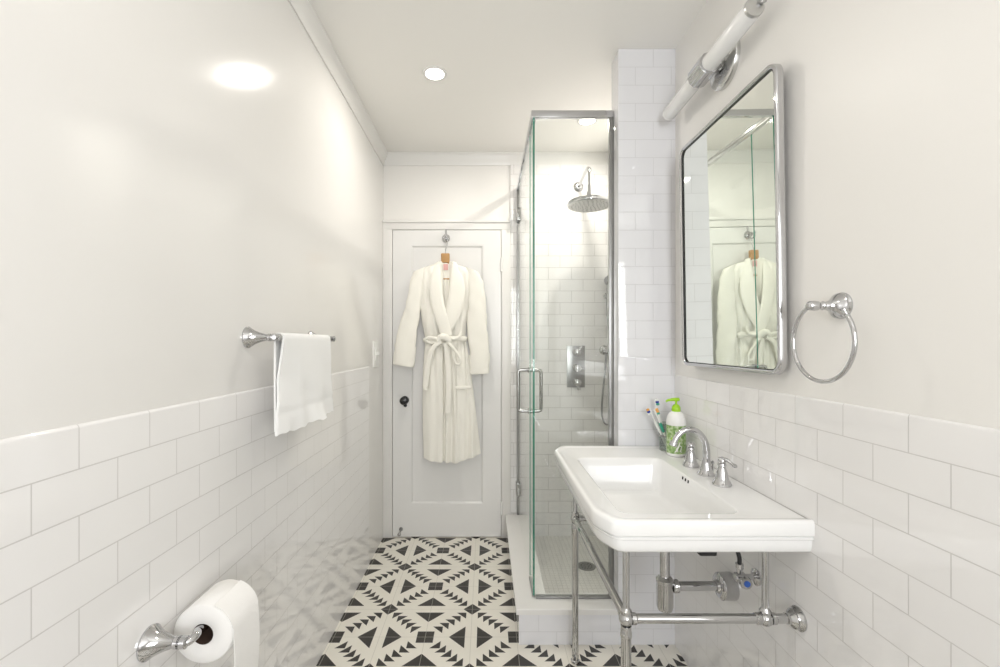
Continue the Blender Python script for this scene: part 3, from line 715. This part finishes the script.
# sconce: two opal tubes and a chrome collar on a round backplate
TX, TZ, TY = .750, 2.233, 1.508
sco = thing('wall_sconce', (WRX, TY, 2.25), 'tube wall sconce with opal white glass and ribbed chrome collar above the mirror', 'wall light')
m = MB(); m.lathe([(.080, -.001), (.081, .014), (.079, .017), (.076, .0185), (.020, .020), (.018, .022), (.014, .026), (.012, .05)], (WRX, TY-.030, 2.238), (-1, 0, 0), 40); m.build('backplate', simple('satin_chrome', (.66, .66, .65), .18, 1), sco)
m = MB(); N_ = 72; ys = [(-.043, .0310), (-.042, .0360), (.042, .0360), (.043, .0310)]
m.loops([[(TX+(r+(.0012 if j % 6 < 3 and abs(y) < .0425 else 0))*math.cos(2*PI*j/N_), TY+y, TZ+(r+(.0012 if j % 6 < 3 and abs(y) < .0425 else 0))*math.sin(2*PI*j/N_)) for j in range(N_)] for y, r in ys])
m.build('collar', M['chrome'], sco)
for s in (-1, 1):
    m = MB(); m.lathe([(.0270, .03), (.0280, .05), (.0275, .275), (.0255, .280)], (TX, TY, TZ), (0, s, 0), 32); m.build('glass_tube', M['opal'], sco)
    m = MB(); m.lathe([(.0270, .278), (.0275, .283), (.0265, .288), (.010, .2895), (0, .290)], (TX, TY, TZ), (0, s, 0), 32); m.build('end_cap', simple('satin_cap', (.62, .62, .61), .28, 1) if s < 0 else M['opal'], sco)
m = MB(); m.lathe([(.004, 0), (.004, .006), (.009, .008), (.010, .014), (.006, .019), (0, .020)], (TX+.014, TY-.286, TZ+.010), (.25, -1, .1), 16); m.build('cap_screw', M['chrome'], sco)

# towel ring
ry, rz_ = 1.000, 1.380; rt = .744
ring = thing('towel_ring', (WRX, ry, rz_), 'chrome open towel ring on the painted wall to the right of the mirror', 'towel ring')
m = MB(); l = WRX-rt; m.lathe([(.030, -.001), (.0305, .003), (.028, .007), (.0285, .011), (.024, .016), (.018, .021), (.014, .027), (.0105, .034), (.0085, .042), (.0105, .045), (.0085, .048), (.008, l-.016), (.0105, l-.013), (.0115, l-.004), (.0105, l+.006), (.006, l+.011), (0, l+.012)], (WRX, ry, rz_), (-1, 0, 0), 30)
m.build('wall_post', M['chrome'], ring)
m = MB(); cy_, cz_, rr = .972, 1.298, .0885; P_ = []
for k in range(49):
    a = R(68+ (392-68)*k/48); P_.append((rt+.001, cy_+rr*math.cos(a), cz_+rr*math.sin(a)))
P_ = []
for k in range(57):      # from the post, round the far side, bottom and back up on the near side
    a = R(72-(72+220)*k/56); P_.append((rt, cy_+rr*math.cos(a), cz_+rr*math.sin(a)))
m.tube(P_, .0047, 14)
e = Vector(P_[-1]); dd = (Vector(P_[-1])-Vector(P_[-2])).normalized()
m.lathe([(.0065, -.002), (.0068, .003), (.004, .006), (.006, .010), (.004, .014), (0, .016)], e, dd, 14)
m.build('ring', M['chrome'], ring)

# ------------------------------------------------------------------ bathrobe on its hanger
YR = 2.845                       # depth of the robe's front
def rp(px, py, d=0): p = at(px, py, YR); return Vector((p.x, YR-d, p.z))
TL = [(262, 438), (264, 433), (268, 423), (272, 416.5), (280, 414), (295, 415), (312, 420.5), (325, 422.5), (338, 425.5), (346, 425), (365, 423.5), (400, 422.5), (430, 423), (462, 424)]
TRR = [(262, 452.5), (265, 459), (269, 469), (273, 475), (282, 476), (297, 473), (312, 468), (326, 466), (338, 465), (346, 467), (365, 470), (400, 474.5), (430, 478), (456, 481)]
HB = [(424, 457.5), (432, 460), (442, 461), (443.6, 459.5), (446, 461.5), (455, 462), (465, 459), (481, 453.5)]
random.seed(2)
def robe_body():
    NU, NV = 110, 120; F_, B_ = [], []
    for i in range(NV+1):
        v = i/NV
        rowf, rowb = [], []
        for j in range(NU+1):
            u = j/NU
            pxb = interp(TL, 460)+(interp(TRR, 456)-interp(TL, 460))*u
            yb = interp(HB, pxb); py = 263+(yb-263)*v
            py += (1-v)**6*3.2*(abs(u-.5)*2)**2
            L_, R_ = interp(TL, py), interp(TRR, py)
            px = L_+(R_-L_)*u
            edge = (1-abs(2*u-1)**5)
            d = .030*edge
            lo = max(0, (py-345)/115)
            wob = .6*math.sin(v*5+1)
            # skirt folds
            d += lo**.6*edge*(.011*math.sin((px-424)*.42+wob)+.008*math.sin((px-430)*.75+wob+1.2)) * (1 if px > 444 else .35)
            # gathers at the belt
            g = math.exp(-((py-341)/14)**2); d -= .012*g*edge; d += g*edge*.004*math.sin(px*1.1+py*.05)
            # the chest blouses a little over the belt
            d += .012*math.exp(-((py-322)/12)**2)*edge + (.0045*math.sin(px*.35+py*.10)+.0035*math.sin(px*.9-py*.06))*edge*(1-lo)
            # opening of the front, left panel lapping over the right
            if py > 346:
                sl = 443.5+.3*math.sin(py*.05)
                if px <= sl: d += .010*min(1, (px-414)/20)
                k = (px-sl)/1.3
                if 0 < px-sl < 2.6: d -= .020*math.sin(PI*min(1, (px-sl)/2.6))
            # second deep crease right of the belt tail
            if py > 352: d -= .012*math.exp(-((px-455-.02*(py-352))/1.2)**2)*min(1, (py-352)/20)*math.exp(-((py-392)/45)**2)
            if py > 320: d -= .012*math.exp(-((px-465-.055*(py-345))/1.1)**2)*min(1, (py-320)/20)*max(0, 1-(py-345)/100)
            # neck opening sinks to the back of the robe
            if py < 318:
                hw = 6.0*(318-py)/56+.6; c = 446.5
                q_ = max(0, 1-abs(px-c)/hw); d -= .034*min(1, q_*2.2)
            # hem band
            if yb-py < 7: d += .0018
            rowf.append(rp(px, py, d)); rowb.append(rp(px, py, -.012-.004*math.sin(px*.5)*lo))
        F_.append(rowf); B_.append(rowb)
    m = MB(); W = NU+1; vs = [p for r in F_ for p in r]+[p for r in B_ for p in r]; n = len(vs)//2; fs = []
    for i in range(NV):
        for j in range(NU):
            a = i*W+j; fs.append((a, a+W, a+W+1, a+1)); fs.append((n+a, n+a+1, n+a+W+1, n+a+W))
    for i in range(NV):
        for j in (0, NU): a = i*W+j; fs.append((a, a+W, n+a+W, n+a))
    for j in range(NU):
        for i in (0, NV): a = i*W+j; fs.append((a, a+1, n+a+1, n+a))
    m.add(vs, fs); return m
robe = thing('bathrobe', rp(446, 461, 0), 'cream terry bathrobe with tied belt hanging on the white door', 'bathrobe')
robe_body().build('robe_body', M['cloth'], robe, sharp=75)
def sleeve(tab, nm='sleeve'):
    """tab rows: (py, px outer, px inner, depth)"""
    rows = []; n = 44
    y0, y1 = tab[0][0], tab[-1][0]
    for i in range(n+1):
        py = y0+(y1-y0)*i/n
        a = interp([(t[0], t[1]) for t in tab], py); b_ = interp([(t[0], t[2]) for t in tab], py); d = interp([(t[0], t[3]) for t in tab], py)
        c = (a+b_)/2; hw = (b_-a)/2; skew = interp([(t[0], t[4]) for t in tab], py); L = []
        for j in range(32):
            an = 2*PI*j/32; wr_ = 1+.05*math.sin(3*an+py*.13)+.05*math.sin(py*.32+an*2)*(1 if 285 < py < 345 else .4)+.02*math.sin(py*.7-an*3)
            x = c+hw*math.cos(an)*min(wr_, 1.03); yy = py+skew*math.cos(an)
            L.append(rp(x, yy, d+abs(.020*math.sin(an))**1.0*(1 if math.sin(an) > 0 else -1)*wr_*1.0))
        rows.append(L)
    return rows
def sleeve_build(tab, cuff0, nm):
    rows = sleeve(tab); m = MB(); m.loops(rows); s = m.build('sleeve', M['cloth'], robe, sharp=75)
    # turned-back cuff
    n = len(rows)-1; k0 = int(n*cuff0); m = MB(); L = []
    def grow(l, f):
        c = sum(l, Vector())/len(l); return [c+(p-c)*f for p in l]
    L.append(grow(rows[k0], .96)); L.append([p+Vector((0, 0, .002)) for p in grow(rows[k0], 1.13)])
    for k in range(k0+1, n+1): L.append(grow(rows[k], 1.11))
    L.append([p+Vector((0, 0, -.004)) for p in grow(rows[n], 1.05)]); L.append([p+Vector((0, 0, -.003)) for p in grow(rows[n], .93)]); L.append([p+Vector((0, 0, .01)) for p in grow(rows[n], .88)])
    m.loops(L); m.build('cuff', M['cloth'], s, sharp=75)
sleeve_build([(270, 413.5, 426, .010, -2.5), (280, 410.5, 424, .014, -2), (295, 408.5, 422.5, .016, 0), (312, 404.5, 420.5, .018, 1), (330, 399, 418, .020, 1.2), (345, 396.2, 415.5, .022, 1.5), (365, 394.6, 413.8, .024, 1.4)], .80, 'l')
sleeve_build([(270, 466, 478.5, .010, 2.5), (280, 468, 483.5, .014, 2), (295, 468.5, 485.2, .016, 1), (312, 467.5, 486.5, .018, 0), (330, 467.5, 487.6, .020, -.5), (350, 469.5, 488.6, .022, -.8), (373, 471.2, 488.6, .024, -.6)], .82, 'r')
# shawl collar: two soft lapels, the left crossing over
def lapel(inner, outer, lift, name='lapel'):
    A = spline([rp(x, y, d) for x, y, d in inner], 8); B = spline([rp(x, y, d) for x, y, d in outer], 8); n = min(len(A), len(B)); L = []
    for i in range(n):
        a, b_ = A[i], B[i]; c = (a+b_)/2; h = (b_-a)/2; ring_ = []
        for j in range(14):
            an = 2*PI*j/14; ring_.append(c+h*math.cos(an)+Vector((0, -1, 0))*(lift*math.sin(an)*(1 if math.sin(an) > 0 else .4)))
        L.append(ring_)
    MB().loops(L).build(name, M['cloth'], robe, sharp=80)
lapel([(452.2, 262, .018), (451, 280, .040), (448.5, 300, .046), (445, 316, .050), (442, 334, .044)], [(456.5, 263, .012), (463.5, 280, .034), (465, 297, .044), (459.5, 318, .050), (449, 337, .046)], .009)
lapel([(439.5, 262, .018), (441.8, 280, .044), (444.3, 300, .054), (448.5, 318, .060), (453, 335, .052)], [(434.5, 264, .012), (430.3, 280, .036), (431, 300, .048), (436.5, 320, .056), (442, 337, .052)], .009)
lapel([(439.5, 262.6, .018), (443, 260.4, -.006), (446, 259.8, -.016), (449, 260.4, -.006), (452.3, 262.6, .018)], [(436.5, 266, .016), (442, 265.5, -.002), (446, 265, -.012), (450, 265.5, -.002), (455, 266, .016)], .005, 'neck_roll')
# belt
def strap(pts, wd, th, n=8, taper=None):
    P = spline([rp(x, y, d) for x, y, d in pts], n); k = len(P)
    rr = [wd*(taper(i/(k-1)) if taper else 1) for i in range(k)]
    return MB().tube(P, rr, 14, True, flat=[th]*k, up=(0, -1, 0))
belt = strap([(424.8, 341, .000), (426, 340.5, .020), (433, 339.5, .040), (441, 339, .052), (450, 338.5, .054), (458, 338.5, .046), (465, 339, .024), (466.6, 339.5, .002)], .0165, .006).build('belt', M['cloth'], robe, sharp=80)
strap([(439, 341.5, .062), (441.5, 337.5, .070), (445.5, 337, .074), (449.5, 339.5, .070), (450, 343, .062)], .019, .012, taper=lambda t: .75+.35*math.sin(PI*t)).build('belt_knot', M['cloth'], belt, sharp=80)
# left bow loop, then the left tail
strap([(442, 340, .068), (436, 338.2, .070), (430, 337.6, .066), (427, 339.5, .060), (431, 342.5, .056), (438, 342, .058)], .0095, .006).build('belt_loop', M['cloth'], belt, sharp=80)
strap([(447.5, 341, .066), (452, 345.5, .072), (456.5, 351, .074), (460.8, 358, .072), (460.6, 363, .070), (457, 363.2, .066), (454.2, 357, .062), (453.6, 348, .058), (451, 342.5, .056)], .0088, .006).build('belt_loop', M['cloth'], belt, sharp=80)
strap([(451, 338.5, .066), (456, 338.8, .066), (460, 336.5, .062), (461.5, 331, .056)], .0085, .005).build('belt_loop', M['cloth'], belt, sharp=80)
strap([(442.5, 342, .066), (437, 345, .068), (432.6, 351, .066), (430, 360, .060), (428, 372, .056), (426.8, 382, .054), (426.3, 389, .052)], .0165, .0055, taper=lambda t: (.6+.5*min(1, t*3))*(1 if t < .93 else .75)).build('belt_tail', M['cloth'], belt, sharp=80)
strap([(446, 343, .066), (447.5, 352, .062), (448.8, 366, .058), (449.4, 384, .058), (449.0, 400, .056), (448.6, 412, .054)], .0185, .0055, taper=lambda t: .65+.35*min(1, t*3)).build('belt_tail', M['cloth'], belt, sharp=80)
# patch pocket
lapel([(455.5, 385.5, .040), (463, 385.8, .038), (471, 385, .032)], [(456, 388.5, .040), (463.5, 389, .038), (471.5, 388, .032)], .003, 'pocket_hem')

# hanger
hg = thing('coat_hanger', rp(446, 262, 0), 'varnished wooden hanger with wire hook holding the cream robe', 'hanger')
hp_ = at(446, 239, yd); hxw = hp_.x
m = MB(); zt = hp_.z-.024
m.tube(spline([(hxw+.001, YR+.012, rp(446, 256).z), (hxw+.001, YR+.012, rp(446, 250).z), (hxw+.010, YR+.012, rp(446, 246).z), (hxw+.016, YR+.012, zt+.006), (hxw+.010, YR+.012, zt+.020), (hxw-.001, YR+.012, zt+.026), (hxw-.012, YR+.012, zt+.020), (hxw-.016, YR+.012, zt+.006)], 8), .0022, 10)
m.build('wire_hook', M['chrome'], hg)
m = MB(); a = rp(441, 262.6); b_ = rp(449.6, 253.2); m.rbox(a.x, b_.x, YR-.004, YR+.022, a.z, b_.z, .006, 3); m.build('hanger_neck', M['wood'], hg)
for s in (-1, 1):
    m = MB(); c = rp(445.5, 260)
    m.tube(spline([(c.x, YR+.010, c.z), (c.x+s*.04, YR+.009, c.z-.030), (c.x+s*.10, YR+.008, c.z-.066), (c.x+s*.150, YR+.006, c.z-.098)], 6), .010, 12, flat=.009, up=(0, -1, 0)); m.build('hanger_arm', M['wood'], hg)
m = MB(); a = rp(442.8, 279.6); b_ = rp(449.4, 278.2); m.rbox(a.x, b_.x, YR-.004, YR+.000, a.z, b_.z, .002); m.build('trouser_bar', M['wood'], hg)
a = rp(443.6, 270.2); b_ = rp(448.2, 264.2)
m = MB(); m.rbox(a.x, b_.x, YR-.0075, YR-.0055, a.z, b_.z, .0005); m.build('neck_label', M['pink'], robe)
